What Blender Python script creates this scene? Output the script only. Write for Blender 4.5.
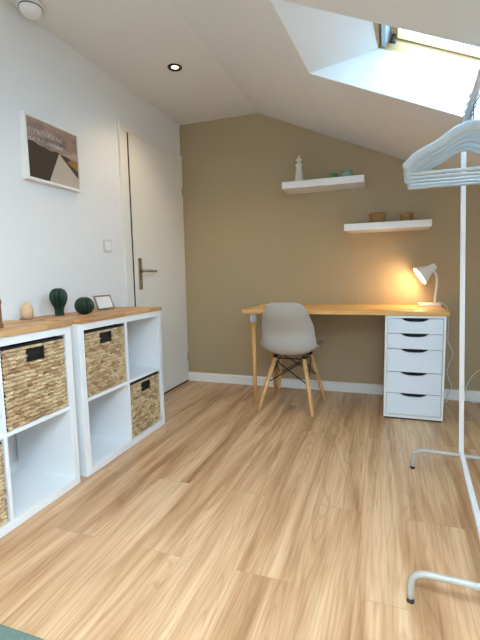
import bpy, bmesh, math, random
from mathutils import Vector, Matrix
random.seed(7)
PI = math.pi
for o in list(bpy.data.objects): bpy.data.objects.remove(o)
S = bpy.context.scene
C = S.collection

# ------------------------------------------------------------------ camera
yaw, pitch, roll, fpx = 0.3358, 0.1113, -0.0192, 407.37
f = Vector((-math.sin(yaw)*math.cos(pitch), math.cos(yaw)*math.cos(pitch), -math.sin(pitch)))
r = f.cross(Vector((0, 0, 1))).normalized(); u = r.cross(f)
r2 = math.cos(roll)*r + math.sin(roll)*u; u2 = -math.sin(roll)*r + math.cos(roll)*u
cd = bpy.data.cameras.new('camera'); cam = bpy.data.objects.new('camera', cd); C.objects.link(cam)
M3 = Matrix((r2, u2, -f)).transposed()
cam.matrix_world = Matrix.Translation((1.7308, -3.4217, 0.99)) @ M3.to_4x4()
cd.sensor_fit = 'VERTICAL'; cd.sensor_height = 24; cd.lens = 24*fpx/640; cd.clip_start = 0.02
S.camera = cam

# ------------------------------------------------------------------ world, sun, area lights, exposure
W = bpy.data.worlds.new('sky'); S.world = W; W.use_nodes = True
wn = W.node_tree.nodes; wl = W.node_tree.links
bg = wn['Background']; bg.inputs['Color'].default_value = (0.43, 0.75, 1.0, 1); bg.inputs['Strength'].default_value = 9.0

def area(name, loc, direction, sx, sy, power, color, portal=False):
    l = bpy.data.lights.new(name, 'AREA'); l.shape = 'RECTANGLE'; l.size = sx; l.size_y = sy
    l.energy = power; l.color = color
    if portal: l.cycles.is_portal = True
    o = bpy.data.objects.new(name, l); C.objects.link(o); o.location = loc
    o.rotation_euler = Vector(direction).to_track_quat('-Z', 'Y').to_euler()
    return o
SUN = bpy.data.lights.new('sun', 'SUN'); SUN.energy = 5; SUN.angle = math.radians(6); SUN.color = (1.0, 0.96, 0.9)
so = bpy.data.objects.new('sun', SUN); C.objects.link(so); so.location = (0, -3, 5)
so.rotation_euler = Vector((0.5, 0.38, -0.8)).to_track_quat('-Z', 'Y').to_euler()
area('skylight_portal', (2.12, -1.43, 2.22), (-0.4, 0, -0.916), 0.85, 0.70, 1, (1, 1, 1), True)
area('added_rear_fill', (2.06, -3.65, 2.02), (-0.4, 0.0, -0.916), 0.9, 0.9, 92, (0.71, 0.87, 1.0))  # unseen fill lamp added behind camera to brighten floor and left wall
S.view_settings.view_transform = 'Standard'; S.view_settings.look = 'None'
S.view_settings.gamma = 1; S.view_settings.use_curve_mapping = False
S.view_settings.exposure = 0.13

# ------------------------------------------------------------------ material helpers
def newmat(name):
    m = bpy.data.materials.new(name); m.use_nodes = True
    nt = m.node_tree; b = nt.nodes['Principled BSDF']
    return m, nt, b
def N(nt, t, **k):
    n = nt.nodes.new(t)
    for a, v in k.items():
        if a.startswith('i_'): n.inputs[a[2:].replace('_', ' ')].default_value = v
        else: setattr(n, a, v)
    return n
def rgb(c): return (c[0], c[1], c[2], 1)
def srgb(r, g, b):
    return tuple(((v/255)/12.92 if v/255 <= .04045 else ((v/255+.055)/1.055)**2.4) for v in (r, g, b))
def plain(name, col, rough=.5, metal=0, scale=30, var=.06, bump=.0, spec=.5, emit=None, es=0):
    m, nt, b = newmat(name)
    tc = N(nt, 'ShaderNodeTexCoord'); no = N(nt, 'ShaderNodeTexNoise', i_Scale=scale, i_Detail=4)
    nt.links.new(tc.outputs['Object'], no.inputs['Vector'])
    mx = N(nt, 'ShaderNodeMix', data_type='RGBA')
    mx.inputs['A'].default_value = rgb([c*(1-var) for c in col]); mx.inputs['B'].default_value = rgb([min(1, c*(1+var)) for c in col])
    nt.links.new(no.outputs['Fac'], mx.inputs['Factor']); nt.links.new(mx.outputs['Result'], b.inputs['Base Color'])
    b.inputs['Roughness'].default_value = rough; b.inputs['Metallic'].default_value = metal
    b.inputs['Specular IOR Level'].default_value = spec
    if bump:
        bp = N(nt, 'ShaderNodeBump', i_Strength=bump, i_Distance=.002)
        nt.links.new(no.outputs['Fac'], bp.inputs['Height']); nt.links.new(bp.outputs['Normal'], b.inputs['Normal'])
    if emit:
        b.inputs['Emission Color'].default_value = rgb(emit); b.inputs['Emission Strength'].default_value = es
    return m
def ramp(nt, stops):
    n = N(nt, 'ShaderNodeValToRGB'); e = n.color_ramp.elements
    e[0].position, e[0].color = stops[0][0], rgb(stops[0][1])
    e[1].position, e[1].color = stops[-1][0], rgb(stops[-1][1])
    for p, c in stops[1:-1]:
        q = e.new(p); q.color = rgb(c)
    return n
def wood(name, light, dark, axis='Y', scale=1.0, rough=.45):
    m, nt, b = newmat(name)
    tc = N(nt, 'ShaderNodeTexCoord'); mp = N(nt, 'ShaderNodeMapping')
    s = {'X': (1.5, 26, 26), 'Y': (26, 1.5, 26), 'Z': (26, 26, 1.5)}[axis]
    mp.inputs['Scale'].default_value = [v*scale for v in s]
    no = N(nt, 'ShaderNodeTexNoise', i_Scale=1.5, i_Detail=5, i_Distortion=.6)
    rp = ramp(nt, [(.3, dark), (.7, light)])
    nt.links.new(tc.outputs['Object'], mp.inputs['Vector']); nt.links.new(mp.outputs['Vector'], no.inputs['Vector'])
    nt.links.new(no.outputs['Fac'], rp.inputs['Fac']); nt.links.new(rp.outputs['Color'], b.inputs['Base Color'])
    b.inputs['Roughness'].default_value = rough
    return m

def floor_material():
    m, nt, b = newmat('oak_laminate')
    L = nt.links.new
    tc = N(nt, 'ShaderNodeTexCoord')
    mp = N(nt, 'ShaderNodeMapping'); mp.inputs['Rotation'].default_value = (0, 0, PI/2); mp.inputs['Location'].default_value = (.33, .06, 0)
    L(tc.outputs['Object'], mp.inputs['Vector'])
    br = N(nt, 'ShaderNodeTexBrick', i_Scale=1.0)
    br.offset = .37; br.inputs['Brick Width'].default_value = 1.28; br.inputs['Row Height'].default_value = .192
    br.inputs['Mortar Size'].default_value = .0012; br.inputs['Mortar Smooth'].default_value = .3
    br.inputs['Color1'].default_value = (0, 0, 0, 1); br.inputs['Color2'].default_value = (1, 1, 1, 1); br.inputs['Mortar'].default_value = (.5, .5, .5, 1)
    L(mp.outputs['Vector'], br.inputs['Vector'])
    # grain shifted per plank
    sep = N(nt, 'ShaderNodeSeparateXYZ'); L(tc.outputs['Object'], sep.inputs['Vector'])
    pz = N(nt, 'ShaderNodeMath', operation='MULTIPLY'); L(br.outputs['Color'], pz.inputs[0]); pz.inputs[1].default_value = .8
    cm = N(nt, 'ShaderNodeCombineXYZ'); L(sep.outputs['X'], cm.inputs['X']); L(sep.outputs['Y'], cm.inputs['Y']); L(pz.outputs[0], cm.inputs['Z'])
    m1 = N(nt, 'ShaderNodeMapping'); m1.inputs['Scale'].default_value = (11, .8, 1); L(cm.outputs[0], m1.inputs['Vector'])
    n1 = N(nt, 'ShaderNodeTexNoise', i_Scale=1.0, i_Detail=4, i_Distortion=.9); L(m1.outputs[0], n1.inputs['Vector'])
    r1 = ramp(nt, [(.30, srgb(160, 118, 80)), (.43, srgb(194, 152, 112)), (.55, srgb(214, 175, 135)), (.70, srgb(228, 194, 155))])
    L(n1.outputs['Fac'], r1.inputs['Fac'])
    # fine fibres
    m2 = N(nt, 'ShaderNodeMapping'); m2.inputs['Scale'].default_value = (110, 3.5, 1); L(cm.outputs[0], m2.inputs['Vector'])
    n2 = N(nt, 'ShaderNodeTexNoise', i_Scale=1.0, i_Detail=5, i_Distortion=.5); L(m2.outputs[0], n2.inputs['Vector'])
    r2_ = ramp(nt, [(.33, (.62, .55, .48)), (.55, (1, 1, 1))]); L(n2.outputs['Fac'], r2_.inputs['Fac'])
    # cathedral rings
    m3 = N(nt, 'ShaderNodeMapping'); m3.inputs['Scale'].default_value = (7, .55, 1); L(cm.outputs[0], m3.inputs['Vector'])
    wv = N(nt, 'ShaderNodeTexNoise', i_Scale=1.0, i_Detail=1, i_Distortion=.3); L(m3.outputs[0], wv.inputs['Vector'])
    mm = N(nt, 'ShaderNodeMath', operation='MULTIPLY'); L(wv.outputs['Fac'], mm.inputs[0]); mm.inputs[1].default_value = 26
    fr = N(nt, 'ShaderNodeMath', operation='FRACT'); L(mm.outputs[0], fr.inputs[0])
    r3 = ramp(nt, [(.0, (.78, .72, .65)), (.22, (1, 1, 1)), (.85, (1, 1, 1)), (1, (.78, .72, .65))]); L(fr.outputs[0], r3.inputs['Fac'])
    x1 = N(nt, 'ShaderNodeMix', data_type='RGBA', blend_type='MULTIPLY'); x1.inputs['Factor'].default_value = .5
    L(r1.outputs[0], x1.inputs['A']); L(r2_.outputs[0], x1.inputs['B'])
    x2 = N(nt, 'ShaderNodeMix', data_type='RGBA', blend_type='MULTIPLY'); x2.inputs['Factor'].default_value = .6
    L(x1.outputs['Result'], x2.inputs['A']); L(r3.outputs[0], x2.inputs['B'])
    # per plank tone
    rp = ramp(nt, [(0, (.94, .92, .90)), (1, (1.0, 1.0, 1.0))]); L(br.outputs['Color'], rp.inputs['Fac'])
    x3 = N(nt, 'ShaderNodeMix', data_type='RGBA', blend_type='MULTIPLY'); x3.inputs['Factor'].default_value = 1
    L(x2.outputs['Result'], x3.inputs['A']); L(rp.outputs[0], x3.inputs['B'])
    x4 = N(nt, 'ShaderNodeMix', data_type='RGBA'); L(br.outputs['Fac'], x4.inputs['Factor'])
    L(x3.outputs['Result'], x4.inputs['A']); x4.inputs['B'].default_value = rgb(srgb(176, 142, 106))
    L(x4.outputs['Result'], b.inputs['Base Color'])
    b.inputs['Roughness'].default_value = .36; b.inputs['Specular IOR Level'].default_value = .5
    return m

def butcher_material():
    m, nt, b = newmat('butcher_block_oak')
    L = nt.links.new
    tc = N(nt, 'ShaderNodeTexCoord'); mp = N(nt, 'ShaderNodeMapping'); mp.inputs['Rotation'].default_value = (0, 0, PI/2)
    L(tc.outputs['Object'], mp.inputs['Vector'])
    br = N(nt, 'ShaderNodeTexBrick', i_Scale=1.0); br.offset = .4
    br.inputs['Brick Width'].default_value = .26; br.inputs['Row Height'].default_value = .042; br.inputs['Mortar Size'].default_value = .0006
    br.inputs['Color1'].default_value = rgb(srgb(176, 126, 80)); br.inputs['Color2'].default_value = rgb(srgb(214, 170, 118)); br.inputs['Mortar'].default_value = rgb(srgb(140, 96, 60))
    L(mp.outputs[0], br.inputs['Vector'])
    m2 = N(nt, 'ShaderNodeMapping'); m2.inputs['Scale'].default_value = (60, 4, 60); L(tc.outputs['Object'], m2.inputs['Vector'])
    n2 = N(nt, 'ShaderNodeTexNoise', i_Scale=1.5, i_Detail=4); L(m2.outputs[0], n2.inputs['Vector'])
    r_ = ramp(nt, [(.3, (.78, .74, .7)), (.65, (1, 1, 1))]); L(n2.outputs['Fac'], r_.inputs['Fac'])
    x = N(nt, 'ShaderNodeMix', data_type='RGBA', blend_type='MULTIPLY'); x.inputs['Factor'].default_value = .7
    L(br.outputs['Color'], x.inputs['A']); L(r_.outputs[0], x.inputs['B']); L(x.outputs['Result'], b.inputs['Base Color'])
    b.inputs['Roughness'].default_value = .5
    return m

def straw_material():
    m, nt, b = newmat('woven_hyacinth')
    L = nt.links.new
    tc = N(nt, 'ShaderNodeTexCoord'); mp = N(nt, 'ShaderNodeMapping'); mp.inputs['Scale'].default_value = (26, 30, 58)
    L(tc.outputs['Object'], mp.inputs['Vector'])
    v = N(nt, 'ShaderNodeTexVoronoi', i_Scale=1.0); L(mp.outputs[0], v.inputs['Vector'])
    sx = N(nt, 'ShaderNodeSeparateColor'); L(v.outputs['Color'], sx.inputs[0])
    rp = ramp(nt, [(.0, srgb(160, 124, 88)), (.35, srgb(198, 168, 128)), (.8, srgb(222, 198, 160)), (1, srgb(172, 138, 100))]); L(sx.outputs[0], rp.inputs['Fac'])
    no = N(nt, 'ShaderNodeTexNoise', i_Scale=160, i_Detail=3); L(tc.outputs['Object'], no.inputs['Vector'])
    r_ = ramp(nt, [(.3, (.75, .7, .62)), (.65, (1, 1, 1))]); L(no.outputs['Fac'], r_.inputs['Fac'])
    x = N(nt, 'ShaderNodeMix', data_type='RGBA', blend_type='MULTIPLY'); x.inputs['Factor'].default_value = .7
    L(rp.outputs[0], x.inputs['A']); L(r_.outputs[0], x.inputs['B']); L(x.outputs['Result'], b.inputs['Base Color'])
    b.inputs['Roughness'].default_value = .75
    return m

def glass_material(name, tint=(1, 1, 1), gloss=.06):
    m = bpy.data.materials.new(name); m.use_nodes = True; nt = m.node_tree
    for n in list(nt.nodes): nt.nodes.remove(n)
    o = N(nt, 'ShaderNodeOutputMaterial'); t = N(nt, 'ShaderNodeBsdfTransparent'); t.inputs['Color'].default_value = rgb(tint)
    g = N(nt, 'ShaderNodeBsdfGlossy'); g.inputs['Roughness'].default_value = .03
    mx = N(nt, 'ShaderNodeMixShader'); mx.inputs[0].default_value = gloss/2
    nt.links.new(t.outputs[0], mx.inputs[1]); nt.links.new(g.outputs[0], mx.inputs[2]); nt.links.new(mx.outputs[0], o.inputs[0])
    return m
def refr_glass(name, col):
    m, nt, b = newmat(name)
    b.inputs['Base Color'].default_value = rgb(col); b.inputs['Transmission Weight'].default_value = .45; b.inputs['Roughness'].default_value = .08; b.inputs['IOR'].default_value = 1.45
    return m

M = {}
M['wall'] = plain('white_wall_paint', srgb(231, 234, 236), .7, scale=4, var=.012, bump=.05)
M['ceiling'] = plain('white_ceiling_paint', srgb(228, 229, 228), .8, scale=5, var=.012, bump=.05)
M['beige'] = plain('khaki_wall_paint', srgb(174, 155, 123), .75, scale=3, var=.03, bump=.05)
M['trim'] = plain('white_gloss_trim', srgb(236, 236, 234), .35, scale=8, var=.01)
M['door'] = plain('white_door_lacquer', srgb(232, 231, 226), .35, scale=5, var=.012)
M['floor'] = floor_material()
M['butcher'] = butcher_material()
M['straw'] = straw_material()
M['white'] = plain('white_foil', srgb(238, 239, 240), .4, scale=8, var=.012)
M['drawer'] = plain('white_lacquered_drawer', srgb(224, 233, 242), .38, scale=8, var=.012)
M['black'] = plain('black_fabric_and_shade', srgb(26, 24, 24), .8, scale=80, var=.2)  # also the shade painted behind drawer grips and basket weave
M['darkgap'] = plain('dark_rubber_and_gap_shade', srgb(48, 46, 44), .8)  # also fills the door gaps with painted shade
M['metal'] = plain('brushed_nickel', srgb(176, 166, 152), .32, metal=1, scale=90)
M['chrome'] = plain('chrome', srgb(205, 208, 212), .15, metal=1)
M['hook'] = plain('dark_zinc_hook', srgb(96, 112, 122), .3, metal=.8)
M['bmetal'] = plain('black_steel', srgb(30, 29, 28), .4, metal=.4)
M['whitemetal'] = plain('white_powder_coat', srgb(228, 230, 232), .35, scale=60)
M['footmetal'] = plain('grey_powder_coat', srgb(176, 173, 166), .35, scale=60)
M['plate'] = plain('grey_white_switch_plastic', srgb(206, 208, 208), .4)
M['shell'] = plain('warm_grey_plastic', srgb(174, 167, 158), .42, scale=20, var=.015)
M['legwood'] = wood('pale_beech', srgb(222, 178, 122), srgb(190, 140, 88), 'Z')
M['bamboo'] = wood('golden_bamboo', srgb(232, 184, 112), srgb(214, 160, 88), 'X', .7, .4)
M['deskleg'] = wood('golden_bamboo_leg', srgb(222, 170, 104), srgb(190, 138, 76), 'Z')
M['pine'] = wood('lacquered_pine', srgb(206, 174, 128), srgb(178, 142, 96), 'X')
M['green'] = plain('dark_green_glaze', srgb(18, 48, 36), .16, scale=12, var=.25)
M['lampwhite'] = plain('white_lamp_enamel', srgb(236, 234, 230), .35)
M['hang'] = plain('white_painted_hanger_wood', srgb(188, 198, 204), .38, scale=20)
M['rug'] = plain('grey_green_rug_pile', srgb(104, 122, 112), .95, scale=160, var=.35, bump=.6)
M['cable'] = plain('white_cable', srgb(225, 224, 220), .5)
M['wicker'] = plain('brown_wicker', srgb(168, 124, 70), .7, scale=90, var=.5)
M['tan'] = plain('pale_tan', srgb(214, 180, 144), .7)
M['brown'] = wood('brown_wood', srgb(168, 122, 84), srgb(120, 80, 52), 'Z')
M['glassclear'] = glass_material('window_glass')
M['gglass'] = refr_glass('green_glass', srgb(90, 190, 120))
M['aglass'] = refr_glass('pale_aqua_glass', srgb(200, 235, 228))
M['milk'] = plain('white_openwork_ceramic', srgb(225, 222, 212), .35)
M['alu'] = plain('grey_blue_aluminium', srgb(176, 190, 202), .4, metal=.5)

# ------------------------------------------------------------------ mesh helpers
def T(loc=(0, 0, 0), rx=0, ry=0, rz=0):
    return Matrix.Translation(loc) @ Matrix.Rotation(rz, 4, 'Z') @ Matrix.Rotation(ry, 4, 'Y') @ Matrix.Rotation(rx, 4, 'X')
def box(bm, x0, x1, y0, y1, z0, z1, mi=0, mat=None, bev=0, seg=2):
    vs = [bm.verts.new(p) for p in ((x0, y0, z0), (x1, y0, z0), (x1, y1, z0), (x0, y1, z0), (x0, y0, z1), (x1, y0, z1), (x1, y1, z1), (x0, y1, z1))]
    fs = [bm.faces.new([vs[i] for i in q]) for q in ((3, 2, 1, 0), (4, 5, 6, 7), (0, 1, 5, 4), (1, 2, 6, 5), (2, 3, 7, 6), (3, 0, 4, 7))]
    for q in fs: q.material_index = mi
    if mat: bmesh.ops.transform(bm, matrix=mat, verts=vs)
    if bev:
        es = {e for q in fs for e in q.edges}
        bmesh.ops.bevel(bm, geom=list(es), offset=bev, segments=seg, affect='EDGES', profile=.5)
def prism(bm, poly, y0, y1, mi=0, axis='y'):
    # poly in (x, z) extruded along y; axis 'x': poly in (y, z) extruded along x; 'z': (x, y) along z
    def P(a, b, h): return {'y': (a, h, b), 'x': (h, a, b), 'z': (a, b, h)}[axis]
    a = [bm.verts.new(P(p[0], p[1], y0)) for p in poly]; b = [bm.verts.new(P(p[0], p[1], y1)) for p in poly]
    n = len(poly); fs = [bm.faces.new(a), bm.faces.new(b[::-1])]
    for i in range(n): fs.append(bm.faces.new((a[i], b[i], b[(i+1) % n], a[(i+1) % n])))
    for q in fs: q.material_index = mi
    bmesh.ops.recalc_face_normals(bm, faces=fs)
def hexa(bm, qa, qb, y0, y1):
    a = [bm.verts.new((p[0], y0, p[1])) for p in qa]; c = [bm.verts.new((p[0], y1, p[1])) for p in qb]
    fs = [bm.faces.new(a), bm.faces.new(c[::-1])] + [bm.faces.new((a[i], c[i], c[(i+1) % 4], a[(i+1) % 4])) for i in range(4)]
    bmesh.ops.recalc_face_normals(bm, faces=fs)
def tube(bm, pts, rad, n=10, mi=0, closed=False):
    pts = [Vector(p) for p in pts]; k = len(pts)
    if not hasattr(rad, '__len__'): rad = [rad]*k
    tang = []
    for i in range(k):
        a = pts[(i-1) % k] if (closed or i > 0) else pts[0]; b = pts[(i+1) % k] if (closed or i < k-1) else pts[-1]
        tang.append((b-a).normalized())
    t = tang[0]; nr = t.orthogonal().normalized(); rings = []
    for i in range(k):
        nr = (nr - nr.dot(tang[i])*tang[i]).normalized(); bi = tang[i].cross(nr)
        rings.append([bm.verts.new(pts[i] + rad[i]*(math.cos(2*PI*j/n)*nr + math.sin(2*PI*j/n)*bi)) for j in range(n)])
    fs = []
    for i in range(k if closed else k-1):
        A, B = rings[i], rings[(i+1) % k]
        for j in range(n): fs.append(bm.faces.new((A[j], A[(j+1) % n], B[(j+1) % n], B[j])))
    if not closed: fs += [bm.faces.new(rings[0][::-1]), bm.faces.new(rings[-1])]
    for q in fs: q.material_index = mi; q.smooth = True
def lathe(bm, prof, n=28, mat=None, mi=0, rfun=None):
    rings = []
    allv = []
    for (rr, z) in prof:
        if rr <= 1e-6:
            v = bm.verts.new((0, 0, z)); rings.append([v]*n); allv.append(v)
        else:
            g = [bm.verts.new(((rr*(rfun(2*PI*j/n, z) if rfun else 1))*math.cos(2*PI*j/n), (rr*(rfun(2*PI*j/n, z) if rfun else 1))*math.sin(2*PI*j/n), z)) for j in range(n)]
            rings.append(g); allv += g
    for i in range(len(prof)-1):
        A, B = rings[i], rings[i+1]
        for j in range(n):
            q = [A[j], A[(j+1) % n], B[(j+1) % n], B[j]]; w = []
            for v in q:
                if v not in w: w.append(v)
            if len(w) >= 3:
                fc = bm.faces.new(w); fc.smooth = True; fc.material_index = mi
    if mat: bmesh.ops.transform(bm, matrix=mat, verts=allv)
def bez(p, n=24):
    """Catmull-Rom through points"""
    p = [Vector(q) for q in p]; p = [2*p[0]-p[1]] + p + [2*p[-1]-p[-2]]; out = []
    for i in range(1, len(p)-2):
        for k in range(n):
            t = k/n; a, b, c, d = p[i-1:i+3]
            out.append(.5*((2*b) + (c-a)*t + (2*a-5*b+4*c-d)*t*t + (3*b-a-3*c+d)*t**3))
    out.append(p[-2]); return out
def obj(name, bm, m, parent=None, smooth=None):
    me = bpy.data.meshes.new(name); bm.normal_update(); bm.to_mesh(me); bm.free()
    for x in (m if isinstance(m, (list, tuple)) else [m]): me.materials.append(x)
    o = bpy.data.objects.new(name, me); C.objects.link(o)
    if parent: o.parent = parent
    if smooth:
        for p in me.polygons: p.use_smooth = True
    return o
def B(): return bmesh.new()
def tag(o, label, cat, group=None):
    o['label'] = label; o['category'] = cat
    if group: o['group'] = group
    return o
def thing(name, label, cat, loc=(0, 0, 0), rz=0, group=None):
    o = bpy.data.objects.new(name, None); C.objects.link(o); o.location = loc; o.rotation_euler = (0, 0, rz)
    o.empty_display_size = .05
    return tag(o, label, cat, group)
def struct(name, bm, m):
    o = obj(name, bm, m); o['kind'] = 'structure'; return o
def dup(root, loc, rz, label):
    q = root.copy(); C.objects.link(q); q.location = loc; q.rotation_euler = (0, 0, rz); q['label'] = label
    for ch in list(root.children):
        c = ch.copy(); C.objects.link(c); c.parent = q
        for g in ch.children:
            d = g.copy(); C.objects.link(d); d.parent = c
    return q

# ------------------------------------------------------------------ room shell
XR, YF, H, SL, XC = 3.3, -4.4, 2.32, .436, .73
zs = lambda x: H - SL*(x-XC)
b = B(); box(b, 0, XR, YF, 0, -.1, 0); struct('floor', b, M['floor'])
b = B(); box(b, -.15, 0, YF-.15, .15, -.1, H+.2); struct('wall_left', b, M['wall'])
gable = [(0, -.1), (XR, -.1), (XR, zs(XR)+.2), (XC, H+.2), (0, H+.2)]
b = B(); prism(b, gable, 0, .15); struct('wall_back', b, M['beige'])
b = B(); box(b, XR, XR+.15, YF-.15, .15, -.1, zs(XR)+.2); struct('wall_right', b, M['wall'])
b = B(); prism(b, gable, YF-.15, YF); struct('wall_front', b, M['wall'])
# ceiling: flat strip, then the slope with the roof window hole
hx0, hx1, hy0, hy1 = 1.345, 2.50, -1.735, -1.10
hxn = 1.288   # the upper edge of the shaft runs slightly askew
TH = .21
b = B()
prism(b, [(0, H), (XC, H), (XC, H+TH), (0, H+TH)], YF, 0)
def slope(x0, x1, y0, y1): prism(b, [(x0, zs(x0)), (x1, zs(x1)), (x1, zs(x1)+TH), (x0, zs(x0)+TH)], y0, y1)
gx0, gx1, gy0, gy1 = 1.60, 2.45, -4.10, -3.20  # opening for the added, unseen window behind the camera
slope(XC, XR, YF, gy0); slope(XC, XR, gy1, hy0); slope(XC, gx0, gy0, gy1); slope(gx1, XR, gy0, gy1); slope(XC, XR, hy1, 0); hexa(b, [(XC, zs(XC)), (hxn, zs(hxn)), (hxn, zs(hxn)+TH), (XC, H+TH)], [(XC, zs(XC)), (hx0, zs(hx0)), (hx0, zs(hx0)+TH), (XC, H+TH)], hy0, hy1); slope(hx1, XR, hy0, hy1)
bmesh.ops.remove_doubles(b, verts=b.verts, dist=1e-5)
struct('ceiling', b, M['ceiling'])
# plaster lining of the roof window shaft
WX = 1.69
b = B(); th = .006
prof = [(hx0, zs(hx0)), (hx1, zs(hx1)), (hx1, zs(hx1)+TH+.004), (WX, zs(WX)+TH+.004), (hx0, zs(hx0)+.004)]
prism(b, prof, hy1-th, hy1); prism(b, [(hxn, zs(hxn))]+prof[1:-2]+[(WX+hxn-hx0, zs(WX+hxn-hx0)+TH+.004)]+[(hxn, zs(hxn)+.004)], hy0, hy0+th)
wed = lambda h, w: [(h, zs(h)), (w, zs(w)+TH), (w, zs(w)+TH+.03), (h, zs(h)+.20)]
hexa(b, wed(hxn, WX+hxn-hx0), wed(hx0, WX), hy0, hy1)
box(b, hx1-th, hx1, hy0, hy1, zs(hx1), zs(hx1)+TH)
struct('trim_1', b, M['wall'])
# skirting boards
b = B()
prism(b, [(-.016, 0), (-.016, .068), (-.010, .076), (0, .080), (0, 0)], 0.012, XR, axis='x'); struct('baseboard_back', b, M['trim'])
b = B()
prism(b, [(.016, 0), (.016, .068), (.010, .076), (0, .080), (0, 0)], YF, -.94); struct('baseboard_left', b, M['trim'])
b = B()
prism(b, [(XR-.016, 0), (XR-.016, .068), (XR-.010, .076), (XR, .080), (XR, 0)], YF, -.016); struct('baseboard_right', b, M['trim'])

# ------------------------------------------------------------------ roof window (in slope coordinates)
ang = math.atan(SL)
w1 = bpy.data.objects.new('window_1', None); C.objects.link(w1); w1['kind'] = 'structure'
w1.location = (WX, (hy0+hy1)/2, zs(WX)+TH); w1.rotation_euler = (0, ang, 0)
Lw = (hx1-WX)/math.cos(ang); hw = (hy1-hy0)/2
def ring(b, x0, x1, w, z0, z1, t, tx=None):
    tx = tx or t
    box(b, x0, x0+tx, -w, w, z0, z1); box(b, x1-tx, x1, -w, w, z0, z1)
    box(b, x0+tx, x1-tx, -w, -w+t, z0, z1); box(b, x0+tx, x1-tx, w-t, w, z0, z1)
b = B(); ring(b, -.045, Lw+.045, hw+.045, .002, .088, .045); obj('window_frame', b, M['pine'], w1)
b = B(); box(b, .012, .034, -hw+.004, hw-.004, .012, .084); obj('gasket', b, M['alu'], w1)
b = B(); ring(b, .036, Lw-.004, hw-.002, .066, .092, .010, .035); sash = obj('sash', b, [M['pine']], w1)
b = B(); ring(b, .0, Lw+.02, hw+.02, .094, .106, .026); obj('cladding', b, M['alu'], w1)
b = B(); box(b, .068, Lw-.036, -hw+.010, hw-.010, .080, .086); obj('pane', b, M['glassclear'], w1)
b = B(); tube(b, [(.055, hw-.03, .03), (.055, hw-.03, .066)], .010, 10); tube(b, [(.045, hw-.03, .034), (.075, hw-.03, .034)], .006, 8); obj('catch', b, M['darkgap'], w1)

w2 = bpy.data.objects.new('added_fill_window', None); C.objects.link(w2); w2['kind'] = 'structure'  # window added behind the camera, out of view, to explain the fill light
w2.location = (gx0, (gy0+gy1)/2, zs(gx0)+TH); w2.rotation_euler = (0, ang, 0)
L2 = (gx1-gx0)/math.cos(ang); h2 = (gy1-gy0)/2
b = B(); ring(b, -.03, L2+.03, h2+.03, -.05, -.004, .05); obj('window_frame', b, M['pine'], w2)
b = B(); box(b, .02, L2-.02, -h2+.02, h2-.02, -.034, -.028); obj('pane', b, M['glassclear'], w2)

# ------------------------------------------------------------------ door in the left wall
d1 = bpy.data.objects.new('door_1', None); C.objects.link(d1); d1.location = (0, -.43, 0); d1['kind'] = 'structure'
b = B()
box(b, 0, .018, -.507, -.445, 0, 2.05, bev=.003); box(b, 0, .012, -.445, -.416, 0, 2.01)
box(b, 0, .016, -.445, .428, 2.005, 2.05, bev=.002); box(b, 0, .012, .404, .428, 0, 2.005)
obj('door_frame', b, M['door'], d1)
b = B(); box(b, 0, .0125, -.416, -.4005, .01, 2.0); obj('door_gap_shade', b, M['darkgap'], d1)  # dark strip stands in for the shaded gap between frame and leaf
b = B(); box(b, 0, .018, -.400, .403, .012, 2.002, bev=.002); obj('door_leaf', b, M['door'], d1)
b = B()
box(b, .018, .024, -.358, -.312, .890, 1.125, bev=.002)

tube(b, [(.022, -.335, 1.03), (.060, -.335, 1.03), (.076, -.325, 1.03), (.080, -.30, 1.03), (.078, -.20, 1.028)], [.011, .011, .011, .0105, .009], 12)
obj('handle', b, M['metal'], d1)
b = B(); tube(b, [(.018, -.335, .955), (.029, -.335, .955)], .008, 14); obj('keyhole', b, M['chrome'], d1)
b = B()
tube(b, [(.020, .405, .20), (.020, .405, .28)], .008, 10); tube(b, [(.020, .405, 1.70), (.020, .405, 1.78)], .008, 10); obj('hinge', b, M['metal'], d1)
b = B(); box(b, 0.001, .02, -.40, .40, 0, .012); obj('underdoor_gap_shade', b, M['darkgap'], d1)  # dark strip paints the shade of the gap under the door

# light switch
t = thing('light_switch', 'square white light switch on the white wall left of the door', 'light switch', (0, -1.115, 1.195))
b = B(); box(b, 0, .009, -.041, .041, -.041, .041, bev=.003); obj('switch_plate', b, M['plate'], t)
b = B(); box(b, .009, .013, -.028, .028, -.028, .028, bev=.002); obj('rocker', b, M['white'], t)

# smoke detector and recessed spotlights
t = thing('smoke_detector', 'round white smoke detector on the ceiling above the wall picture', 'smoke detector', (.087, -1.722, H))
b = B(); lathe(b, [(0, 0), (.060, 0), (.060, -.014), (.054, -.018)], 32); obj('base', b, M['trim'], t)
b = B(); lathe(b, [(.050, -.018), (.052, -.022), (.051, -.036), (.042, -.050), (0, -.052)], 32); obj('cover', b, M['white'], t)
b = B(); lathe(b, [(.053, -.0175), (.0545, -.020), (.053, -.0225)], 32); obj('vent_slot', b, M['darkgap'], t)
def spot(loc, label, power):
    t = thing('ceiling_spotlight', label, 'ceiling light', loc, 0, 'recessed ceiling spotlights')
    b = B(); lathe(b, [(.022, .0), (.026, -.004), (.045, -.006), (.047, 0.0)], 32); obj('trim_ring', b, M['bmetal'], t)
    b = B(); lathe(b, [(.0, -.0015), (.0225, -.001)], 24)
    obj('lamp_lens', b, plain('warm_led_lens', (1, .9, .75), .5, emit=(1, .80, .55), es=5), t)
    l = bpy.data.lights.new('spot_beam', 'SPOT'); l.energy = power; l.color = (1, .74, .46); l.spot_size = math.radians(125); l.spot_blend = .8; l.shadow_soft_size = .03
    o = bpy.data.objects.new('spot_beam', l); C.objects.link(o); o.parent = t; o.location = (0, 0, -.02)
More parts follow.
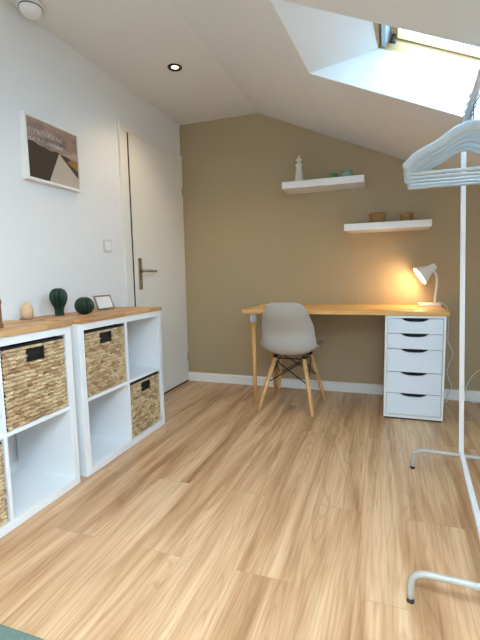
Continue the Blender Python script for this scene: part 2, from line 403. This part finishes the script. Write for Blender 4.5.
spot((.45, -.926, H-.0005), 'black-ringed recessed spotlight in the flat ceiling near the door', 16)
spot((.45, -2.60, H-.0005), 'added unseen black-ringed spotlight overhead, behind the smoke detector', 12)  # lamp added out of view for warm fill light
spot((.45, -3.85, H-.0005), 'added unseen black-ringed spotlight at the rear end of the room', 10)  # another out-of-view lamp, added to warm the room light

# ------------------------------------------------------------------ framed picture on the left wall
py0, py1, pz0, pz1 = -1.762, -1.368, 1.494, 1.822
t = thing('wall_picture', 'white framed photo print of a straight road under dark hills, on wall', 'picture', (0, (py0+py1)/2, (pz0+pz1)/2))
hy, hz = (py1-py0)/2, (pz1-pz0)/2
b = B(); fw = .013
box(b, 0, .034, -hy, hy, hz-fw, hz); box(b, 0, .034, -hy, hy, -hz, -hz+fw); box(b, 0, .034, -hy, -hy+fw, -hz+fw, hz-fw); box(b, 0, .034, hy-fw, hy, -hz+fw, hz-fw)
obj('frame', b, M['trim'], t)
a, c = hy-fw, hz-fw
skym, nt, bs = newmat('print_sky')
tc = N(nt, 'ShaderNodeTexCoord'); mp = N(nt, 'ShaderNodeMapping'); mp.inputs['Scale'].default_value = (1, 5, 16)
no = N(nt, 'ShaderNodeTexNoise', i_Scale=1.4, i_Detail=4); rp = ramp(nt, [(.3, srgb(120, 98, 90)), (.7, srgb(186, 160, 144))])
nt.links.new(tc.outputs['Object'], mp.inputs[0]); nt.links.new(mp.outputs[0], no.inputs[0]); nt.links.new(no.outputs['Fac'], rp.inputs[0]); nt.links.new(rp.outputs[0], bs.inputs['Base Color']); bs.inputs['Roughness'].default_value = .4
grm = plain('print_ground', srgb(62, 50, 42), .4, scale=70, var=.35)
rdm = plain('print_road', srgb(188, 176, 164), .4, scale=30, var=.05)
ylm = plain('print_grass', srgb(150, 112, 52), .4, scale=90, var=.4)
b = B()
def quad(b, pts, mi, x):
    fc = b.faces.new([b.verts.new((x, p[0], p[1])) for p in pts]); fc.material_index = mi
    fc.normal_update()
    if fc.normal.x < 0: fc.normal_flip()
box(b, 0.002, .024, -a, a, -c, c, 0)
hl = lambda y: c*(.12 - .10*(y/a)) + .006*math.sin(y*55)*math.cos(y*23)
ys = [-a + 2*a*i/24 for i in range(25)]
quad(b, [(-a, -c), (a, -c)] + [(y, hl(y)) for y in ys[::-1]], 1, .0245)
quad(b, [(-.045*1.0, -c), (a, -c), (a, -c*.62), (.038, hl(.038)*0.9)], 2, .0250)
quad(b, [(a*.55, hl(a*.55)-.03), (a, -.05), (a, hl(a)-.004), (a*.62, hl(a*.62)-.012)], 3, .0248)
obj('print', b, [skym, grm, rdm, ylm], t)
b = B(); random.seed(3)
for row in range(2):
    y = -a+.014
    while y < (.06 if row == 0 else .09):
        w = random.uniform(.006, .012); h0 = c*.58 - row*.040
        pts = [(0.0255, y + w*k/4, h0 + random.uniform(-.014, .014)) for k in range(5)]
        tube(b, pts, 0.0019, 5); y += w + random.uniform(.002, .005)
obj('lettering', b, plain('pale_print_ink', srgb(205, 200, 198), .5), t)

# ------------------------------------------------------------------ cube shelving units with baskets
KW, KH, KX, KD = .77, .77, .364, .350
x_back = KX-KD
def unit(y_far, label):
    t = thing('cube_shelf', label, 'shelf unit', (0, y_far-KW, 0), 0, 'white four-cube shelving units')
    o, i_ = .036, .016
    b = B()
    box(b, x_back, KX, 0, o, 0, KH, bev=.0015); obj('side_panel', b, M['white'], t)
    b = B(); box(b, x_back, KX, KW-o, KW, 0, KH, bev=.0015); obj('side_panel', b, M['white'], t)
    b = B(); box(b, x_back, KX, o, KW-o, 0, o); obj('bottom_panel', b, M['white'], t)
    b = B(); box(b, x_back, KX, o, KW-o, KH-o, KH); obj('top_panel', b, M['white'], t)
    b = B(); box(b, x_back, KX-.001, KW/2-i_/2, KW/2+i_/2, o, KH-o); box(b, x_back, KX-.001, o, KW/2-i_/2, KH/2-i_/2, KH/2+i_/2); box(b, x_back, KX-.001, KW/2+i_/2, KW-o, KH/2-i_/2, KH/2+i_/2)
    obj('divider', b, M['white'], t)
    b = B(); box(b, .001, KX+.010, -.003, KW+.003, KH, KH+.018, bev=.002); obj('worktop', b, M['butcher'], t)
    return t
unit(-1.082, 'white four-cube shelf unit with wooden top standing next to the door')
unit(-1.903, 'white four-cube shelf unit with wooden top at the left, further from the door')

def weave(b, w, h, mat, hole=None, nu=130, rows=19, per=7, amp=.011):
    """wall of woven strands in the local (x=out, y, z) frame, w wide, h high"""
    nv = rows*per; V = {}; HT = {}
    for i in range(nu+1):
        for j in range(nv+1):
            y = -w/2 + w*i/nu; z = h*j/nv
            row = min(int(j/per), rows-1); tt = (j/per) - row
            rnd = math.sin(row*12.9898)*43758.5453; ph = rnd - math.floor(rnd)
            el = .034
            k = (y + ph*el)/el + (0.55*(tt-.5) if row % 2 else -.55*(tt-.5))
            fr = k - math.floor(k); kk = math.floor(k)
            rr = math.sin((kk*7.13 + row*3.77))*1234.5; rr -= math.floor(rr)
            x = amp*math.sqrt(max(0, 1-(2*tt-1)**2))*(.15 + .85*math.sqrt(max(0, 1-(2*fr-1)**2)))*(.7+.5*rr)
            HT[i, j] = x
            V[i, j] = b.verts.new((x, y + .0012*math.sin(z*130+rr), z + .0012*math.sin(y*90)))
    for i in range(nu):
        for j in range(nv):
            y = -w/2 + w*(i+.5)/nu; z = h*(j+.5)/nv
            tt = (j+.5)/per % 1
            if HT[i, j]+HT[i+1, j]+HT[i, j+1]+HT[i+1, j+1] < .62*amp: continue
            if hole and abs(y-hole[0]) < hole[1] and abs(z-hole[2]) < hole[3]: continue
            fc = b.faces.new((V[i, j], V[i+1, j], V[i+1, j+1], V[i, j+1])); fc.smooth = True
    loose = [v for v in V.values() if not v.link_faces]
    for v in loose: b.verts.remove(v)
    vs = [v for v in V.values() if v.is_valid]
    bmesh.ops.transform(b, matrix=mat, verts=vs)
def basket(loc, label):
    t = thing('woven_basket', label, 'basket', loc, 0, 'woven storage baskets in the shelf cubes')
    w, h, dp = .322, .322, .325
    b = B()
    weave(b, w, h, T((dp/2-.004, 0, 0)), hole=(0, .044, h-.040, .024))
    weave(b, dp, h, T((0, w/2, 0), rz=PI/2), nu=60, per=4)
    weave(b, dp, h, T((0, -w/2, 0), rz=-PI/2), nu=60, per=4)
    weave(b, w, h, T((-dp/2, 0, 0), rz=PI), nu=60, per=4)
    obj('woven_body', b, M['straw'], t)
    b = B()  # black lining with bottom, painting shade into weave gaps and handle hole
    q = .004
    for x0, x1, y0, y1, z0, z1 in ((dp/2-q-.005, dp/2-.0045, -w/2, w/2, 0, h), (-dp/2, -dp/2+q, -w/2, w/2, 0, h), (-dp/2+q, dp/2-q-.001, -w/2, -w/2+q, 0, h), (-dp/2+q, dp/2-q-.001, w/2-q, w/2, 0, h), (-dp/2+q, dp/2-q-.001, -w/2+q, w/2-q, 0, q)):
        box(b, x0, x1, y0, y1, z0, z1)
    obj('lining', b, M['black'], t)
    b = B()
    for x0, x1, y0, y1 in ((dp/2-.006, dp/2+.006, -w/2-.003, w/2+.003), (-dp/2-.003, -dp/2+.006, -w/2-.003, w/2+.003), (-dp/2+.006, dp/2-.006, -w/2-.003, -w/2+.006), (-dp/2+.006, dp/2-.006, w/2-.006, w/2+.003)):
        box(b, x0, x1, y0, y1, h, h+.008, bev=.002)
    obj('rim', b, M['black'], t)
    b = B(); ring_ = [(dp/2+.003, -.044, h-.016), (dp/2+.003, .044, h-.016), (dp/2+.003, .044, h-.064), (dp/2+.003, -.044, h-.064)]
    tube(b, ring_, .0045, 6, closed=True); obj('handle', b, M['black'], t)
    return t
cell = (KW-.072-.016)/2
u2, u1 = -1.082-KW, -1.903-KW
yn = .036+cell/2; yf = KW-.036-cell/2
zb, zt = .036+.001, KH/2+.008+.001
bk = basket((KX-.325/2-.010, u2+yn, zt), 'woven basket in the upper cube of the shelf unit next to the door')
dup(bk, (KX-.325/2-.010, u2+yf, zb), 0, 'woven basket in the lower cube nearest the door')
dup(bk, (KX-.325/2-.010, u1+yf, zt), 0, 'woven basket in the upper cube of the left shelf unit')
dup(bk, (KX-.325/2-.010, u1+yn, zb), 0, 'woven basket cut off by the left photo edge, in a lower cube')

# ------------------------------------------------------------------ decor on the shelf units
ZT = KH+.018
rib = lambda k, d: (lambda a, z: 1 - d*abs(math.sin(a*k/2))**.6 + d*.5)
t = thing('ceramic_cactus', 'tall dark green ribbed ceramic cactus narrowing to a short stem', 'ornament', (.085, -1.668, ZT), 0)
b = B(); lathe(b, [(0, 0), (.024, 0), (.024, .008), (.022, .030), (.026, .046), (.036, .066), (.043, .088), (.044, .106), (.040, .124), (.030, .139), (.014, .147), (0, .148)], 96, rfun=lambda a, z: 1 if z < .02 else .62 + .44*abs(math.sin(a*5+.3)))
tag_o = obj('cactus_body', b, M['green'], t)
t = thing('ceramic_cactus', 'squat round dark green ribbed ceramic cactus', 'ornament', (.190, -1.594, ZT), 0)
b = B(); pr = [(0, 0)] + [(.047*math.cos(q)+.003, 0.048+.048*math.sin(q)) for q in [(-1.35+2.7*k/14) for k in range(15)]] + [(0, .088)]
lathe(b, pr, 96, rfun=lambda a, z: .66 + .38*abs(math.sin(a*6+.4))); obj('cactus_body', b, M['green'], t)

t = thing('photo_frame', 'small silver photo frame with white insert leaning back, on wooden top', 'photo frame', (.125, -1.325, ZT+.0035), 0)
fm = T((0, 0, 0), ry=-math.radians(20))
b = B(); w, h, e = .078, .090, .008
box(b, 0, .008, -w, w, 0, e, mat=fm); box(b, 0, .008, -w, w, h-e, h, mat=fm); box(b, 0, .008, -w, -w+e, e, h-e, mat=fm); box(b, 0, .008, w-e, w, e, h-e, mat=fm)
obj('frame', b, M['metal'], t)
b = B(); box(b, .002, .004, -w+e, w-e, e, h-e, mat=fm); obj('insert', b, M['trim'], t)
b = B(); box(b, -.062, -.059, -.012, .012, -.003, .066, mat=T((0, 0, 0), ry=math.radians(14))); obj('stand', b, M['darkgap'], t)

t = thing('tan_item', 'small pale tan rounded item close to the wall, left of the tall green cactus', 'vase', (.035, -1.835, ZT))  # unidentified tan shape, built in a rounded necked form
b = B(); lathe(b, [(0, 0), (.024, 0), (.029, .02), (.030, .04), (.024, .064), (.014, .078), (.012, .086), (.008, .084), (0, .074)], 28); obj('body', b, M['tan'], t)
t = thing('wooden_pillar_ornament', 'brown wooden turned ornament cut off by the left photo edge', 'ornament', (.215, -2.163, ZT))
b = B(); lathe(b, [(0, 0), (.026, 0), (.027, .010), (.023, .018), (.023, .096), (.026, .102), (.025, .116), (.015, .126), (0, .128)], 28); obj('body', b, M['brown'], t)

# ------------------------------------------------------------------ desk
DX0, DX1, DY0, DZ = .752, 2.142, -.565, .700
t = thing('desk', 'long desk with a golden bamboo top against the khaki wall', 'desk', (DX0, DY0, 0))
b = B(); box(b, 0, DX1-DX0, 0, -DY0-.004, DZ+.001, DZ+.030, bev=.004, seg=3); obj('tabletop', b, M['bamboo'], t)
for (ax, ay, bx, by) in ((.050, .115, .066, .092), (.075, .49, .118, .515)):
    lm = B(); tube(lm, [(bx, by, 0), (bx, by, .004), (ax, ay, .64)], [.011, .0125, .022], 16); tube(lm, [(bx, by, 0), (bx, by, .002)], .010, 10)
    lg = obj('leg', lm, M['deskleg'], t)
    cb = B(); tube(cb, [(ax+.001, ay, .622), (ax, ay, .665), (ax, ay, .690)], [.0245, .0255, .020], 18); box(cb, ax-.045, ax+.055, ay-.04, ay+.04, .690, .701, bev=.003)
    obj('leg_bracket', cb, M['whitemetal'], lg)

# ------------------------------------------------------------------ drawer unit
AX, AY, AW, AD, AH = 1.757, -.566, .366, .54, .700
t = thing('drawer_unit', 'tall white five-drawer unit under the right end of the desk', 'drawer unit', (AX, AY, 0))
b = B(); s = .014
box(b, 0, s, 0, AD, 0.012, AH, bev=.001); box(b, AW-s, AW, 0, AD, 0.012, AH, bev=.001); box(b, s, AW-s, 0, AD, AH-s, AH); box(b, s, AW-s, 0, AD, .012, .030); box(b, s, AW-s, AD-.006, AD, .030, AH-s)
obj('carcass', b, M['white'], t)
b = B(); box(b, .006, AW-.006, .008, AD-.006, 0, .012); obj('dark_base_strip', b, M['darkgap'], t)  # dark strip between carcass and floor
zsplit = [.684, .583, .480, .325, .180, .032]
for k in range(5):
    z1, z0 = zsplit[k]-.002, zsplit[k+1]+.002
    g = thing('x', '', '') if False else None
    b = B(); x0, x1, cx = s+.003, AW-s-.003, AW/2
    hw_, dep = .082, .021
    pts = [(x0, z0), (x1, z0), (x1, z1)]
    n = 16
    for q in range(n+1):
        uu = 1-2*q/n; pts.append((cx+hw_*uu, z1 - dep*(max(0, 1-abs(uu)**3.2))**.8))
    pts.append((x0, z1))
    prism(b, pts, .001, .017); dr = obj('drawer', b, M['drawer'], t)
    b = B(); box(b, cx-hw_-.006, cx+hw_+.006, .030, .034, z1-dep-.02, z1+.001); box(b, cx-hw_-.006, cx+hw_+.006, .017, .030, z1-dep-.02, z1-dep-.016); obj('grip_shade', b, M['black'], dr)  # black sheets stand in for shade inside the grip cutout

# ------------------------------------------------------------------ chair
t = thing('shell_chair', 'warm grey plastic shell chair on splayed wooden legs, facing the desk', 'chair', (1.112, -.464, 0), math.radians(-2))
prof = bez([(0, .235, .425), (0, .215, .447), (0, .12, .440), (0, 0, .416), (0, -.10, .410), (0, -.185, .426), (0, -.214, .490), (0, -.214, .585), (0, -.254, .690), (0, -.268, .765), (0, -.272, .797)], 5)
wk = [.165, .208, .228, .230, .228, .224, .218, .203, .178, .150, .088]
ck = [.004, .022, .040, .055, .072, .088, .085, .064, .042, .020, .010]
def li(a, s):
    x = s*(len(a)-1); i = min(int(x), len(a)-2); q = x-i; q = q*q*(3-2*q)*.5+q*.5; return a[i]*(1-q)+a[i+1]*q
b = B(); nu = 20; G = []
for i, p in enumerate(prof):
    s_ = i/(len(prof)-1); A = prof[max(0, i-1)]; Z = prof[min(len(prof)-1, i+1)]; tg = (Z-A).normalized(); nn = Vector((0, tg.z, -tg.y))
    if nn.z < 0 and s_ < .5: nn = -nn
    if s_ >= .5 and nn.y < 0: nn = -nn
    w = li(wk, s_); c_ = li(ck, s_); row = []
    for j in range(nu+1):
        uu = -1+2*j/nu
        q = p + nn*(c_*abs(uu)**2.4); q.x = w*uu*(1-.06*abs(uu)**6)
        row.append(b.verts.new(q))
    G.append(row)
for i in range(len(G)-1):
    for j in range(nu): b.faces.new((G[i][j], G[i][j+1], G[i+1][j+1], G[i+1][j])).smooth = True
bmesh.ops.recalc_face_normals(b, faces=b.faces)
sh = obj('seat_shell', b, M['shell'], t)
md = sh.modifiers.new('thick', 'SOLIDIFY'); md.thickness = .007; md.offset = 0
md = sh.modifiers.new('sub', 'SUBSURF'); md.levels = 1; md.render_levels = 1
tops = {(-1, -1): (-.105, -.100), (1, -1): (.105, -.100), (1, 1): (.110, .105), (-1, 1): (-.110, .105)}
feet = {(-1, -1): (-.205, -.212), (1, -1): (.190, -.215), (1, 1): (.203, .210), (-1, 1): (-.180, .210)}
for k in tops:
    a0, f0 = tops[k], feet[k]
    lm = B(); tube(lm, [(f0[0], f0[1], 0), (f0[0]*.985+a0[0]*.015, f0[1]*.985+a0[1]*.015, .008), (f0[0]*.55+a0[0]*.45, f0[1]*.55+a0[1]*.45, .18), (a0[0], a0[1], .385)], [.010, .012, .0155, .015], 14)
    lg = obj('leg', lm, M['legwood'], t)
b = B()
pt = lambda k, h: (feet[k][0]+(tops[k][0]-feet[k][0])*h/.385, feet[k][1]+(tops[k][1]-feet[k][1])*h/.385, h)
K = [(-1, -1), (1, -1), (1, 1), (-1, 1)]
for i in range(4):
    A, Z = K[i], K[(i+1) % 4]
    tube(b, [pt(A, .365), pt(Z, .205)], .0042, 8); tube(b, [pt(Z, .365), pt(A, .205)], .0042, 8); tube(b, [pt(A, .378), pt(Z, .378)], .005, 8)
obj('cross_brace', b, M['bmetal'], t)
for k in K:
    b = B(); box(b, tops[k][0]-.016, tops[k][0]+.016, tops[k][1]-.016, tops[k][1]+.016, .380, .412 if k[1] > 0 else .405, bev=.004)
    obj('seat_mount', b, M['bmetal'], t)

# ------------------------------------------------------------------ desk lamp
t = thing('desk_lamp', 'white gooseneck desk lamp switched on at the right end of the desk', 'lamp', (2.060, -.125, DZ+.030))
b = B(); box(b, -.072, .078, -.05, .05, 0, .024, bev=.007, seg=3); obj('base', b, M['lampwhite'], t)
npt = bez([(.040, 0, .02), (.044, 0, .09), (.050, 0, .16), (.044, -.002, .225), (.020, -.008, .268)], 8)
b = B(); tube(b, npt, [.0085 if i % 2 else .0075 for i in range(len(npt))], 12); obj('neck', b, M['lampwhite'], t)
dd = Vector((-.80, -.14, -.56)).normalized(); back = Vector((.036, .002, .296))
mt = Matrix.Translation(back) @ dd.to_track_quat('Z', 'Y').to_matrix().to_4x4()
b = B()
outer = [(0, -.004), (.018, -.002), (.025, .006), (.028, .020), (.030, .040), (.040, .062), (.056, .088), (.070, .122), (.073, .130)]
inner = [(.071, .129), (.054, .089), (.038, .063), (.028, .042), (.024, .030), (0, .028)]
lathe(b, outer+inner, 36, mat=mt); obj('lamp_shade', b, M['lampwhite'], t)
b = B(); lathe(b, [(0, .032), (.012, .034), (.014, .046), (.024, .062), (.027, .076), (.021, .091), (0, .098)], 20, mat=mt)
obj('bulb', b, plain('warm_bulb', (1, .95, .85), .4, emit=(1, .80, .52), es=14), t)
l = bpy.data.lights.new('bulb_light', 'POINT'); l.energy = 5.5; l.color = (1, .68, .34); l.shadow_soft_size = .045
lo = bpy.data.objects.new('bulb_light', l); C.objects.link(lo); lo.parent = t; lo.location = back + dd*.112

# cables
b = B(); tube(b, bez([(2.13, -.035, .755), (2.175, -.025, .738), (2.205, -.02, .68), (2.212, -.02, .52), (2.214, -.02, .45), (2.248, -.022, .37), (2.232, -.022, .30), (2.214, -.024, .22), (2.230, -.024, .16), (2.248, -.026, .10), (2.214, -.04, .02), (2.215, -.08, .006), (2.16, -.11, .006)], 6), .0032, 6)
tag(obj('power_cable', b, M['cable'], None), 'thin white cable hanging down beside the drawer unit from the lamp', 'cable')
b = B(); tube(b, bez([(2.43, -.06, .006), (2.38, -.04, .008), (2.345, -.024, .07), (2.358, -.022, .14), (2.39, -.018, .20), (2.44, -.012, .245), (2.55, -.010, .27)], 6), .0032, 6)
tag(obj('power_cable', b, M['cable'], None), 'thin white cable curving away to the right behind the clothes rack post', 'cable')

# ------------------------------------------------------------------ wall shelves and the things on them
def shelf(x0, x1, z0, z1, label):
    t = thing('wall_shelf', label, 'shelf', ((x0+x1)/2, 0, z0), 0, 'white floating wall shelves')
    w = (x1-x0)/2
    b = B(); box(b, -w, w, -.245, 0, 0, z1-z0, bev=.002); obj('board', b, M['white'], t)
shelf(.985, 1.594, 1.640, 1.692, 'upper white floating shelf holding a small white tower and glass jars')
shelf(1.456, 2.053, 1.298, 1.348, 'lower white floating shelf holding two little brown baskets')
t = thing('tower_ornament', 'small white openwork tower ornament on the upper wall shelf', 'ornament', (1.098, -.13, 1.692))
b = B()
pr = [(0, 0), (.036, 0), (.036, .008)]
for k in range(5): pr += [(.033-.0024*k, .012+.025*k), (.026-.002*k, .022+.025*k), (.032-.0024*k, .034+.025*k)]
pr += [(.024, .142), (.030, .148), (.014, .152), (.014, .176), (.024, .180), (.012, .194), (.004, .204), (.009, .209), (.003, .216), (0, .218)]
lathe(b, pr, 32, rfun=lambda a, z: 1+.10*math.cos(a*8)); obj('body', b, M['milk'], t)
t = thing('glass_jar', 'tiny green glass jar on the upper wall shelf', 'jar', (1.375, -.19, 1.692))
b = B(); lathe(b, [(0, 0), (.028, 0), (.030, .008), (.029, .034), (.026, .038), (.025, .034), (.026, .010), (0, .006)], 24); obj('jar_body', b, M['gglass'], t)
t = thing('glass_jar', 'clear aqua glass jar with a lid on the upper wall shelf', 'jar', (1.468, -.18, 1.692))
b = B(); lathe(b, [(0, 0), (.034, 0), (.042, .010), (.042, .036), (.033, .046), (.031, .042), (.038, .034), (.038, .012), (0, .006)], 24); obj('jar_body', b, M['aglass'], t)
b = B(); lathe(b, [(0, .046), (.036, .047), (.036, .054), (.012, .060), (0, .061)], 24); obj('lid', b, M['aglass'], t)
def wick(x, rr, h, label):
    t = thing('wicker_pot', label, 'basket', (x, -.13, 1.348), 0, 'little brown baskets on the lower shelf')
    b = B(); pr = [(0, 0), (rr*.9, 0)]
    n = 5
    for k in range(n):
        z = h*k/n; q = rr*(.90+.10*k/n); pr += [(q, z+h*.02), (q+.008, z+h/n*.5), (q, z+h/n*.97)]
    pr += [(rr*.93, h), (rr*.86, h*.2), (0, h*.15)]
    lathe(b, pr, 48, rfun=lambda a, z: 1+.025*math.cos(a*16+z*300)); obj('woven_body', b, M['wicker'], t)
    b = B(); q = rr*1.03; tube(b, [(q*math.cos(2*PI*j/24), q*math.sin(2*PI*j/24), h) for j in range(24)], .006, 8, closed=True); obj('rim', b, M['wicker'], t)
wick(1.690, .056, .072, 'wider little brown woven basket on the lower wall shelf')
wick(1.893, .042, .060, 'smaller little brown woven basket on the lower wall shelf')

# ------------------------------------------------------------------ clothes rack
RYF, RYN, RZ = -1.30, -2.21, 1.62
XF, XN, LEAN = 2.107, 2.042, -.045
RX = (XF+XN)/2; RANG = -math.atan((XF-XN)/(RYF-RYN)); RCY = (RYF+RYN)/2
rail = lambda y: (RX + LEAN*.99 + (y-RCY)*(XF-XN)/(RYF-RYN), y, RZ+.0125)
t = thing('clothes_rack', 'white metal clothes rack with tubular feet at the right', 'clothes rack', (RX, (RYF+RYN)/2, 0), RANG)
dy = (RYF-RYN)/2
for s_ in (1, -1):
    b = B(); prism(b, [(-.010, .100), (.010, .100), (.010+LEAN, RZ), (-.010+LEAN, RZ)], s_*dy-.010, s_*dy+.010); obj('post', b, M['whitemetal'], t)
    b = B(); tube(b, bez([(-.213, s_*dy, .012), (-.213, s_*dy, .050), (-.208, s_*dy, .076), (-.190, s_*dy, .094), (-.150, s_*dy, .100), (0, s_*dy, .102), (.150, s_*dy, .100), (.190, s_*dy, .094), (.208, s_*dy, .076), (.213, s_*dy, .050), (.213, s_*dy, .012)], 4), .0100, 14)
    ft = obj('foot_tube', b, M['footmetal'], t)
    for q in (-1, 1):
        b = B(); tube(b, [(q*.213, s_*dy, 0), (q*.213, s_*dy, .007)], .0112, 14); obj('foot_cap', b, M['darkgap'], ft)
b = B(); box(b, -.010, .010, -dy-.010, dy+.010, .108, .126, bev=.003); obj('lower_rail', b, M['whitemetal'], t)
b = B(); tube(b, [(LEAN, -dy-.02, RZ), (LEAN, dy+.02, RZ)], .0125, 14); obj('hanging_rail', b, M['whitemetal'], t)

# ------------------------------------------------------------------ hangers (origin = where the hook sits on the rail)
def hanger():
    t = thing('clothes_hanger', '', 'clothes hanger', rail(-1.36), 0, 'white clothes hangers on the rack')
    cz = -.118
    b = B()   # curved arms
    arc = bez([(-.234, 0, cz-.128), (-.214, 0, cz-.108), (-.185, 0, cz-.082), (-.110, 0, cz-.046), (-.055, 0, cz-.010), (0, 0, cz+.008), (.055, 0, cz-.010), (.110, 0, cz-.046), (.185, 0, cz-.082), (.214, 0, cz-.108), (.234, 0, cz-.128)], 5)
    rings = []
    n = 10; k = len(arc)
    for i, p in enumerate(arc):
        tg = (arc[min(k-1, i+1)]-arc[max(0, i-1)]).normalized(); up = Vector((-tg.z, 0, tg.x)); sd = Vector((0, 1, 0))
        e = abs(p.x)/.234; hh = .020*(1-.25*e); tt = .009 + .004*e**2
        if i in (0, k-1): hh *= .5; tt *= .5
        rings.append([b.verts.new(p + up*hh*math.cos(2*PI*j/n) + sd*tt*math.sin(2*PI*j/n)) for j in range(n)])
    for i in range(k-1):
        for j in range(n): b.faces.new((rings[i][j], rings[i][(j+1) % n], rings[i+1][(j+1) % n], rings[i+1][j])).smooth = True
    b.faces.new(rings[0][::-1]); b.faces.new(rings[-1]); bmesh.ops.recalc_face_normals(b, faces=b.faces)
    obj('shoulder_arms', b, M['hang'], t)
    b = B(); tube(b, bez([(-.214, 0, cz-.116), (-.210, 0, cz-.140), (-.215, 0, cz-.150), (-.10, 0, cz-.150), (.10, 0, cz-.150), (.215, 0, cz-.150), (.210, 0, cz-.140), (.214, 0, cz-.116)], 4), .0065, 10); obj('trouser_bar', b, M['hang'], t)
    b = B(); rr = .0165
    pts = [(0, 0, cz+.015), (0, 0, -.040), (.006, 0, -.030)] + [(rr*math.cos(a), 0, -rr+.0045 + rr*math.sin(a)) for a in [(-.5+ (PI+.6)*q/14) for q in range(15)]]
    tube(b, pts, .0026, 8); obj('hook', b, M['hook'], t)
    return t
hg = hanger()
ysp = [-1.36, -1.425, -1.495, -1.57, -1.65]
lab = ['white clothes hanger farthest from the camera, beside the far post of the rack', 'second white clothes hanger from the far post of the rack',
       'middle one of the five white clothes hangers on the rack', 'white clothes hanger just behind the nearest one on the rack', 'white clothes hanger nearest the camera in the bunch on the rack']
rzs = [2, 1, 2, 2.5, 2, 1, 2]
for i, y in enumerate(ysp):
    if i == 0: hg.location = rail(y); hg.rotation_euler = (0, 0, math.radians(rzs[0])); hg['label'] = lab[0]
    else: dup(hg, rail(y), math.radians(rzs[i]), lab[i])

# ------------------------------------------------------------------ rug
b = B(); box(b, 0, .62, -1.25, 0, 0, .016, bev=.006)
o = tag(obj('rug', b, M['rug'], None), 'grey-green rug on the floor at the bottom left corner', 'rug'); o.location = (.30, -2.652, 0.0005)
